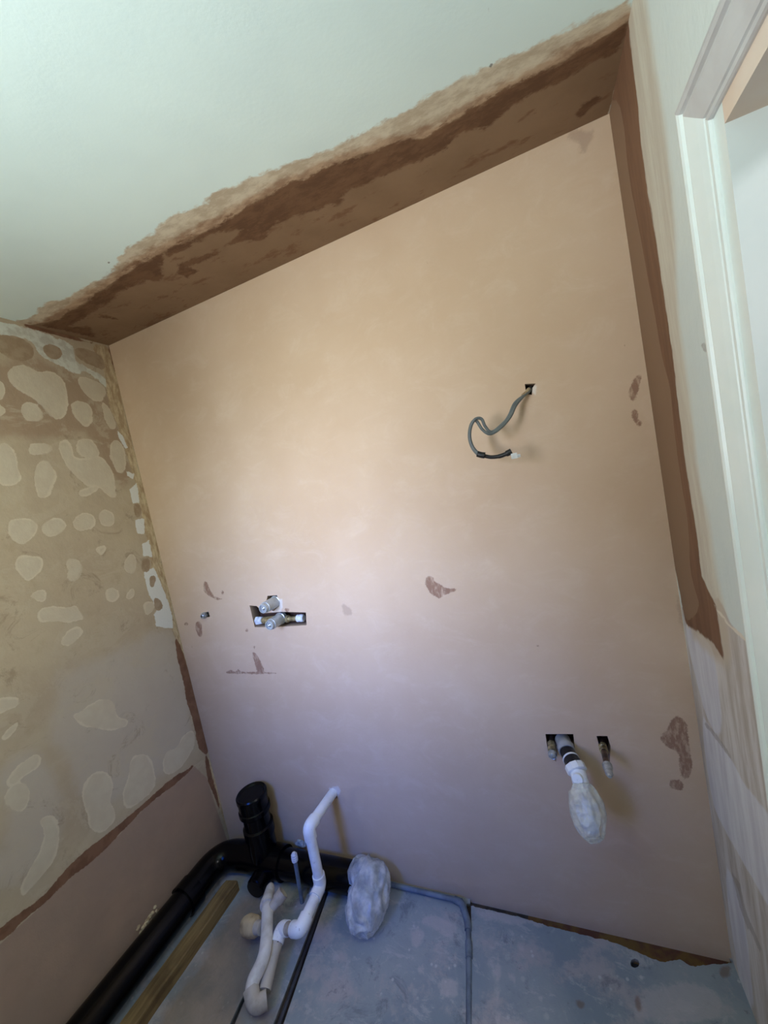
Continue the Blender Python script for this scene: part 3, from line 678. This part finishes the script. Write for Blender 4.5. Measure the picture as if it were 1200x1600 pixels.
bag('plastic_bag', [(0.775,-0.075,0.062),(0.80,-0.078,0.066),(0.842,-0.088,0.070),(0.852,-0.125,0.066),(0.850,-0.170,0.058),(0.845,-0.215,0.043),(0.842,-0.235,0.034)],
    [0.056,0.062,0.066,0.066,0.064,0.050,0.018], M_BAG, 'crumpled clear plastic bag wrapped over the end of the black soil pipe on the floor', 'bag', 0.36, 3.3, freq=24)
# batten
b0, b1 = atZ(383,1386,0.03), atZ(262,1600,0.03)
bat = empty('timber_batten', ((b0[0]+b1[0])/2, (b0[1]+b1[1])/2, FZ))
bpy.data.objects.remove(bat)
bm = bmesh.new()
p0 = np.array([0.208, -0.178]); p1 = np.array([0.206, -1.7]); n_ = 60; wv = 0.030
prev = None
for i in range(n_+1):
    t_ = i/n_; c0 = p0+(p1-p0)*t_; j = noise.noise(Vector((t_*14, 1, 2)))*0.0025; j2 = noise.noise(Vector((t_*11, 7, 2)))*0.0025
    ch = 0.004
    sec = [(-wv, FZ), (-wv, 0.032-ch), (-wv+ch, 0.032), (wv-ch, 0.032+j2), (wv+j, 0.032-ch), (wv+j, FZ)]
    if i == 0: sec = [(x*0.93, z_-0.002 if z_ > 0.02 else z_) for x, z_ in sec]
    ring = [bm.verts.new((c0[0]+x, c0[1]+(0.006*x/wv if i == 0 else 0), z_)) for x, z_ in sec]
    if prev:
        for a_ in range(6): bm.faces.new((prev[a_], prev[(a_+1) % 6], ring[(a_+1) % 6], ring[a_]))
    else: bm.faces.new(ring)
    prev = ring
bm.faces.new(prev)
tag(link('timber_batten', bm, M_WOOD), 'long pale timber batten lying on the floor beside the black soil pipe', 'batten')
# ================================================================== white waste pipes
R40 = 0.0205
E0 = at(521,1240); E1 = atX(482,1293,E0[0]); E2 = atX(495,1372,E0[0]); E3 = atX(467,1442,E0[0]); E3[2] = 0.115; E2[1] = E1[1]
E2 = np.array([E0[0], E1[1]-0.002, 0.128])
waste = empty('waste_pipe', (E0[0], 0, E0[2]), 'white waste pipe zigzagging out of the wall hole and down to the floor', 'pipe')
path = smooth_path([E0+np.array([0,0.035,0.002]), E1, E2, E3], 0.026, 6)
T_('pipe', path, R40*0.93, M_WHITE, waste, 24)
def elbow(name, a_, b_, c_, parent, ra=0.0232, ln=0.042, mat=None):
    A_, B_, C_ = (Vector([float(x) for x in p]) for p in (a_, b_, c_))
    p = smooth_path([B_+(A_-B_).normalized()*ln, B_, B_+(C_-B_).normalized()*ln], 0.026, 7)
    return T_(name, p, ra, mat or M_WHITE, parent, 24)
elbow('elbow_fitting', E0, E1, E2, waste)
elbow('elbow_fitting', E1, E2, E3, waste)
E4 = atZ(440,1450,0.072); E5 = atZ(425,1500,0.045); E6 = atZ(414,1548,0.028)
elbow('elbow_fitting', E2, E3, E4, waste, 0.0238, 0.04)
T_('lower_pipe', smooth_path([E3, E4, E5, E6], 0.03, 6), 0.0195, M_WHITE2, waste, 22)
elbow('elbow_fitting', E3, E4, E5, waste, 0.0225, 0.038)
def printed(parent, path_, rad, segs):
    P_ = [Vector([float(c) for c in p]) for p in path_]
    for a_, b_ in segs:
        pts_ = []
        for t_ in (0, .33, .66, 1):
            d = Vector(list(ray(a_[0]+(b_[0]-a_[0])*t_, a_[1]+(b_[1]-a_[1])*t_))).normalized(); O_ = Vector(list(CAM))
            q_ = min(P_, key=lambda p: ((p-O_)-d*(p-O_).dot(d)).length)
            x_ = O_+d*(q_-O_).dot(d); off_ = (x_-q_).length; dep = math.sqrt(max(rad*rad-off_*off_, 0))
            pts_.append(x_-d*(dep+0.0003))
        T_('printed_mark', pts_, 0.0017, M_TAPE, parent, 6)
dense = []
for a_, b_ in ((E2, E3), (E4, E5)):
    for i in range(41): dense.append(np.array(a_)+(np.array(b_)-np.array(a_))*i/40)
printed(waste, dense, 0.0206, [((485,1386),(481,1396)), ((471,1425),(467,1433)), ((437,1464),(434,1472))])
trap = empty('bath_trap', atZ(417,1460,FZ), 'dusty white waste pipe on the floor with coupler and curved open end', 'pipe')
G0 = atZ(424,1378,0.055); G1 = atZ(418,1412,0.070); G2 = atZ(417,1462,0.080); G3 = atZ(413,1498,0.075); G4 = atZ(391,1540,0.050); G5 = atZ(398,1572,0.024); G6 = atZ(417,1562,0.020)
T_('pipe', smooth_path([G1, G2, G3, G4, G5], 0.035, 7), 0.0208, M_DUSTY, trap, 24)
dG = G1-G0
lathe('coupler', G1+dG/np.linalg.norm(dG)*0.012, -dG, [(0,0.0265),(0.006,0.0275),(0.022,0.0265),(0.032,0.0235),(0.060,0.0200),(0.085,0.0165),(0.098,0.011),(0.101,0)], M_DUSTY, trap, 28)
T_('end_elbow', smooth_path([G4+(G5-G4)*0.1, G5, G6], 0.02, 6), 0.0245, M_WHITE2, trap, 24, (True, False), 0.004)
gb = atZ(443,1394,0.100); ga = atZ(421,1424,0.068)
T_('branch_stub', [ga, ga+(gb-ga)*0.55, ga+(gb-ga)*0.56, gb], [0.0185,0.0185,0.0225,0.0225], M_WHITE2, trap, 24, (True, False), 0.003)
wa = atZ(409,1450,0.066); wb = atZ(384,1446,0.040)
T_('side_stub', [wa, wa+(wb-wa)*0.5], 0.021, M_WHITE2, trap, 20)
bag('tape_wrap', [wa+(wb-wa)*0.30, wa+(wb-wa)*0.45, wa+(wb-wa)*0.8, wb, wb+(wb-wa)*0.12], [0.024,0.030,0.033,0.026,0.010], M_BEIGE, None, None, 0.16, 8.1, 32, 6, trap)
# third piece: curved white stub seen under the trap's end
# small feed pipe with white tip
fb = np.array(atZ(472,1410,FZ)); 
ft = atX(461,1345,fb[0]-0.004)
feed = empty('feed_pipe', (fb[0], fb[1], FZ), 'thin grey upright pipe with a white ribbed tip in front of the black pipe', 'pipe')
T_('stem', [fb, fb*0.5+ft*0.5, ft], 0.0078, M_GREY, feed, 16)
dv = (ft-fb)/np.linalg.norm(ft-fb)
lathe('ribbed_tip', ft-dv*0.002, dv, [(0,0.0105),(0.004,0.0125),(0.007,0.0108),(0.011,0.0132),(0.014,0.0112),(0.019,0.0130),(0.022,0.0108),(0.027,0.0122),(0.031,0.0095),(0.035,0.006),(0.036,0)], M_WHITE, feed, 20)
# floor pipe along the wall, elbow, run towards the room in its slot
fp = empty('heating_pipe', (1.16, -0.03, FZ), 'thin blue-grey pipe along the foot of the wall turning into a floor slot', 'pipe')
q0 = at(590,1392,-0.022); q0[2] = FZ+0.014; q1 = np.array(atZ(722,1411,FZ+0.012)); q1[1] = -0.030
q2 = atZ(731,1440,FZ+0.002); q3 = atZ(733,1490,FZ+0.001); q4 = atZ(733,1605,FZ-0.003)
T_('wall_run', [(0.83,-0.024,FZ+0.014), q1+np.array([0.0,0.004,0.002])], 0.0085, M_GREY, fp, 16)
T_('elbow', smooth_path([q1+np.array([-0.028,0.004,0.002]), q1, q2, q2+(q3-q2)*0.3], 0.018, 6), 0.0122, M_GREY, fp, 18)
T_('slot_run', [q2, q3, q4, q4+(q4-q3)*0.9], 0.0085, M_GREY, fp, 16)
T_('coupling', [q3-(q3-q2)*0.35, q3+(q4-q3)*0.08], 0.0115, M_GREY, fp, 18)
# cable or conduit in the floor groove by the white pipes
c0 = np.array(ext(grooves[0])); 
g0 = (c0[0]+c0[1])/2; g1 = (c0[2]+c0[3])/2
cond = link('conduit', (lambda bm: (tube(bm, [(g0[0], -g0[1], FZ-0.006), (g1[0], -g1[1], FZ-0.006)], 0.006, 12), bm)[1])(bmesh.new()), simple('dark_grey_conduit', srgb(74,78,90), srgb(60,62,72), 12, 0.5), None, True)
tag(cond, 'dark grey conduit sunk in the diagonal floor groove beside the white pipes', 'conduit')
# ================================================================== shower valve
vc = at(432,962)
valve = empty('shower_valve', (vc[0], 0.02, vc[2]), 'brass shower valve body in a cut-out of the pink wall with two grey sleeves', 'valve')
a0, a1 = at(404,969,0.012), at(474,966,0.012)
a0[2] = a1[2] = (a0[2]+a1[2])/2
dxv = a1-a0; L_ = float(np.linalg.norm(dxv))
lathe('valve_body', a0+np.array([0.01,0,0]), dxv, [(0,0.012),(0.02,0.012),(0.021,0.015),(0.04,0.016),(0.07,0.017),(0.095,0.016),(0.098,0.0125),(0.108,0.0125),(0.110,0.0155),(0.124,0.0155),(0.126,0.012),(0.134,0.012),(0.136,0.015),(0.148,0.015),(0.150,0.010),(L_-0.01,0.010)], M_BRASS, valve, 6*4)
lathe('tape_sleeve', a1-np.array([0.030,0,0]), dxv, [(0,0.0125),(0.003,0.0155),(0.012,0.0145),(0.020,0.0160),(0.030,0.0150),(0.033,0.012)], M_PTFE, valve, 22)
lathe('compression_nut', a0-np.array([0.010,0,0]), dxv, [(0,0.013),(0.002,0.0185),(0.016,0.0185),(0.018,0.0165),(0.032,0.0165),(0.034,0.012)], M_PTFE, valve, 6)
def cartridge(base, tip):
    b = at(*base, -0.002); t_ = atX(*tip, b[0]+0.0); t_[2] = b[2]
    t_ = np.array([b[0], t_[1], b[2]])
    L__ = abs(t_[1]-b[1])
    k_ = 1.22
    lathe('cartridge_sleeve', b+np.array([0,0.02,0]), (0,-1,0), [(0,0.019*k_),(0.012,0.0192*k_),(0.013,0.0205*k_),(0.018,0.0205*k_),(0.019,0.0188*k_),(0.02+L__*0.78,0.0180*k_),(0.02+L__*0.79,0.0160*k_),(0.02+L__*0.98,0.0155*k_),(0.02+L__,0.0145*k_),(0.02+L__,0.0120*k_),(0.02+L__-0.006,0.0115*k_),(0.02+L__-0.006,0)], M_CART, valve, 28)
    lathe('spindle', b+np.array([0,-L__+0.007,0]), (0,-1,0), [(0,0.0075),(0.004,0.0075),(0.005,0.0055),(0.010,0.0055),(0.011,0.0035),(0.0112,0)], M_CHROME, valve, 14)
cartridge((429,941), (410,951)); cartridge((437,967), (420,978))
# outlet nipple at left
oc = at(320,961)
on = empty('shower_outlet', (oc[0], 0, oc[2]), 'small chrome threaded outlet poking from the wall left of the shower valve', 'fitting')
lathe('nipple', (oc[0]+0.002, 0.03, oc[2]), (0,-1,0), [(0,0.008),(0.034,0.008),(0.036,0.0098),(0.039,0.0082),(0.042,0.0098),(0.045,0.0082),(0.048,0.0105),(0.050,0.008),(0.050,0.005),(0.044,0.0045),(0.044,0)], M_CHROME, on, 18)
lathe('hex_collar', (oc[0]+0.002, 0.0, oc[2]), (0,-1,0), [(0,0.0145),(0.012,0.0145),(0.014,0.012)], M_CHROME, on, 6)
# ================================================================== basin services
def tail(name, base, tip, label):
    b = at(*base, 0.0); t_ = atX(*tip, b[0]); L__ = -t_[1]
    e = empty(name, (b[0], 0, b[2]), label, 'pipe', None)
    ax = np.array([t_[0]-b[0], t_[1], t_[2]-b[2]]); ax[2] = max(ax[2], -0.01); ax /= np.linalg.norm(ax)
    st = b+np.array([0,0.035,0])
    lathe('copper_tail', st, ax, [(0,0.0086),(0.035+L__*0.70,0.0086),(0.035+L__*0.70,0)], M_COPPER, e, 18)
    lathe('compression_nut', b-ax*0.004, ax, [(0,0.0115),(0.001,0.0128),(0.013,0.0128),(0.014,0.0105),(0.017,0.0105),(0.018,0.0128),(0.030,0.0128),(0.032,0.009)], M_BRASS, e, 6)
    lathe('end_cap', b+ax*(L__*0.62), ax, [(0,0.0108),(0.003,0.0130),(0.014,0.0130),(0.017,0.0112),(L__*0.30,0.0100),(L__*0.38,0.005),(L__*0.39,0)], M_CHROME, e, 18)
    return e
tail('supply_tail', (862,1162), (867,1204), 'short capped copper water pipe left of the basin waste')
tail('supply_tail', (942,1166), (953,1214), 'short capped copper water pipe right of the basin waste')
bw = [at(879,1156,0.02), at(883,1166,-0.012), at(886,1174,-0.030), at(892,1186,-0.058), at(898,1197,-0.082), at(904,1209,-0.100), at(907,1222,-0.118)]
basin = empty('basin_waste', bw[0], 'white and black basin waste pipe sticking out of the right-hand wall cut-out', 'pipe')
T_('grey_socket', [bw[0], bw[1], bw[1]+(bw[2]-bw[1])*0.1, bw[2]], [0.0235,0.0235,0.0262,0.0250], simple('pale_grey_plastic', srgb(176,178,180), srgb(150,152,156), 12, 0.4), basin, 26)
T_('rubber_boot', [bw[2]-(bw[3]-bw[2])*0.1, bw[3], bw[4]], [0.0215,0.0235,0.0245], M_DARK, basin, 26)
T_('white_ring', [bw[3]-(bw[4]-bw[3])*0.05, bw[3]+(bw[4]-bw[3])*0.16], 0.0246, M_WHITE, basin, 26)
dn = (bw[5]-bw[4]); dn /= np.linalg.norm(dn)
lathe('hex_nut', bw[4]-dn*0.004, dn, [(0,0.026),(0.002,0.0295),(0.020,0.0295),(0.022,0.026)], M_WHITE, basin, 10)
T_('trap_elbow', [bw[5]-dn*0.004, bw[6], at(912,1240,-0.138)], [0.0225,0.0225,0.021], M_WHITE, basin, 24)
lathe('inspection_cap', at(903,1216,-0.122), (-0.15,-0.9,0.35), [(0,0.0150),(0.010,0.0150),(0.012,0.0135),(0.0125,0)], M_WHITE, basin, 22)
M_BAG2 = bagmat('yellowed_clear_film', srgb(250,248,230), srgb(228,232,230), 0.55)
bag('plastic_bag', [at(908,1228,-0.128), at(911,1238,-0.14), at(915,1255,-0.155), at(918,1270,-0.168), at(922,1290,-0.188), at(926,1306,-0.205), at(928,1312,-0.212)],
    [0.021,0.034,0.043,0.043,0.036,0.026,0.012], M_BAG2, 'yellowish clear plastic bag tied over the end of the basin waste on the wall', 'bag', 0.26, 6.7, freq=36)
bagin = T_('waste_outlet', [at(914,1255,-0.150), at(922,1290,-0.185), at(925,1302,-0.195)], [0.020,0.020,0.017], simple('bluish_white_plastic', srgb(206,216,236), srgb(184,196,222), 16, 0.4), basin, 22)
# ================================================================== cable
def spline(pts, sub=6):
    P = [Vector([float(c) for c in p]) for p in pts]; out = []
    for i in range(len(P)-1):
        p0, p1, p2, p3 = P[max(i-1,0)], P[i], P[i+1], P[min(i+2,len(P)-1)]
        for j in range(sub):
            t_ = j/sub; out.append(0.5*((2*p1)+(p2-p0)*t_+(2*p0-5*p1+4*p2-p3)*t_*t_+(3*p1-p0-3*p2+p3)*t_**3))
    return out+[P[-1]]
cb = at(828,607)
cable = empty('electric_cable', (cb[0], 0, cb[2]), 'looped pair of grey electric cables hanging out of the hole high on the wall', 'cable')
kc = lambda x, y, d: at(700+x/6, 560+y/6, d)
cA = [kc(765,275,0.035), kc(755,300,0.0), kc(700,360,-0.03), kc(635,440,-0.05), kc(585,545,-0.072), kc(500,645,-0.092), kc(400,708,-0.105), kc(325,670,-0.112), kc(270,590,-0.116), kc(235,590,-0.12), kc(207,650,-0.12), kc(200,740,-0.12), kc(225,830,-0.12), kc(275,895,-0.12), kc(320,905,-0.12)]
cB = [kc(775,270,0.038), kc(765,305,0.0), kc(710,350,-0.026), kc(625,420,-0.046), kc(570,540,-0.068), kc(510,615,-0.088), kc(410,690,-0.100), kc(350,640,-0.108), kc(320,575,-0.113), kc(285,560,-0.118), kc(245,580,-0.124), kc(212,650,-0.125), kc(205,740,-0.126), kc(232,830,-0.126), kc(285,890,-0.124), kc(320,900,-0.123)]
T_('cable_core', spline(cA), 0.0043, M_CABLE, cable, 12)
T_('cable_core', spline(cB), 0.0043, M_CABLE, cable, 12)
T_('bare_sheath', spline([kc(757,290,0.004), kc(735,320,-0.012), kc(700,352,-0.026)]), 0.0058, simple('pale_dusty_sheath', srgb(196,176,142), srgb(150,120,92), 60, 0.7), cable, 12)
T_('tape_wrap', spline([kc(275,895,-0.122), kc(310,905,-0.122), kc(345,910,-0.122)]), 0.0088, M_TAPE, cable, 14)
T_('taped_lead', spline([kc(335,912,-0.121), kc(400,925,-0.12), kc(480,918,-0.12), kc(550,893,-0.12), kc(595,870,-0.12)]), [0.0055]*12+[0.0062]*6+[0.0085]*7, M_TAPE, cable, 14)
bm = bmesh.new(); ce = kc(605,905,-0.122)
box(bm, ce[0]-0.004, ce[0]+0.012, ce[1]-0.007, ce[1]+0.007, ce[2]-0.011, ce[2]+0.004); box(bm, ce[0]+0.012, ce[0]+0.020, ce[1]-0.005, ce[1]+0.005, ce[2]-0.010, ce[2]-0.001)
bmesh.ops.bevel(bm, geom=bm.edges[:], offset=0.001, segments=1)
link('connector_block', bm, simple('clear_white_block', srgb(216,218,214), srgb(196,196,188), 30, 0.3), cable)
lathe('connector_screw', ce+np.array([0.014,-0.006,-0.006]), (0,-1,0), [(0,0.002),(0.002,0.002),(0.002,0)], M_CHROME, cable, 10)
# ================================================================== small bits
def lump(name, c_, r, mat, label, cat, sc=(1,1,1), seed=0, group=None):
    bm = bmesh.new(); bmesh.ops.create_icosphere(bm, subdivisions=4, radius=r)
    for v_ in bm.verts:
        n1 = noise.noise(v_.co*(2.2/r)*0.6+Vector((seed,0,0)))+0.5*noise.noise(v_.co*(5/r)*0.6+Vector((0,seed,0)))
        v_.co *= 1+0.5*n1; v_.co = Vector((v_.co.x*sc[0], v_.co.y*sc[1], v_.co.z*sc[2]))+Vector([float(x) for x in c_])
    o = link(name, bm, mat, None, True); tag(o, label, cat, group); return o
fo = atX(230,1438,0.014)
bm = bmesh.new()
foam = empty('foam_residue', (0.014, fo[1], fo[2]), 'cream lump of hardened filler stuck on the left wall above the black pipe', 'residue')
bpy.data.objects.remove(foam)
kf = (0, 1200, 3.75)
for i, (x, y, r) in enumerate([(905,815,.006),(915,835,.006),(890,850,.006),(875,870,.008),(862,895,.009),(850,915,.007),(835,935,.007),(812,930,.006),(806,945,.006),(822,965,.006),(815,990,.005),(925,835,.003),(880,895,.006),(858,940,.005)]):
    lx = TL[0]+(TL[2]-0.2)*0+0.0
    p = atP(kf[0]+x/kf[2], kf[1]+y/kf[2], np.array([TL[0],0,TL[2]]), np.cross(LU, np.array([0,-1,0])))
    b2 = bmesh.new(); bmesh.ops.create_icosphere(b2, subdivisions=2, radius=r)
    for v_ in b2.verts:
        v_.co *= 1+0.6*noise.noise(v_.co*180+Vector((i*3,0,0)))
        nv_ = bm.verts.new(v_.co*1.0+Vector((p[0]+0.001, p[1], p[2])))
    bm.verts.ensure_lookup_table(); o_ = len(bm.verts)-len(b2.verts)
    for f in b2.faces: bm.faces.new([bm.verts[o_+v_.index] for v_ in f.verts])
    b2.free()
tag(link('filler_residue', bm, M_CREAMP, None, True), 'ragged cream lump of hardened filler stuck on the left wall above the black pipe', 'residue')
M_LUMP = simple('blue_white_plaster', srgb(176,184,190), srgb(150,160,168), 40, 0.9, bump=0.5)
lump('plaster_lump', (0.215, -0.014, FZ+0.045), 0.026, M_LUMP, 'pale plaster lump in the corner left of the capped black stub', 'rubble', (1.5,.5,1), 2)
lump('plaster_lump', (0.467, -0.012, 0.085), 0.018, M_LUMP, 'pale blue plaster lump on the wall right of the capped black stub', 'rubble', (1.3,.45,.9), 5)
nl = atX(1083,238,RX)
lathe('nail', (RX+0.004, nl[1]+0.004, nl[2]+0.004), (-1,0.3,-0.6), [(0,0.0012),(0.018,0.0012),(0.018,0.0026),(0.0195,0.0026),(0.0195,0)], simple('dark_steel', srgb(80,78,76), None, rough=0.4, metal=0.7), None, 8)
tag(bpy.data.objects['nail'], 'small dark nail in the right wall beside the top of the door frame', 'nail')
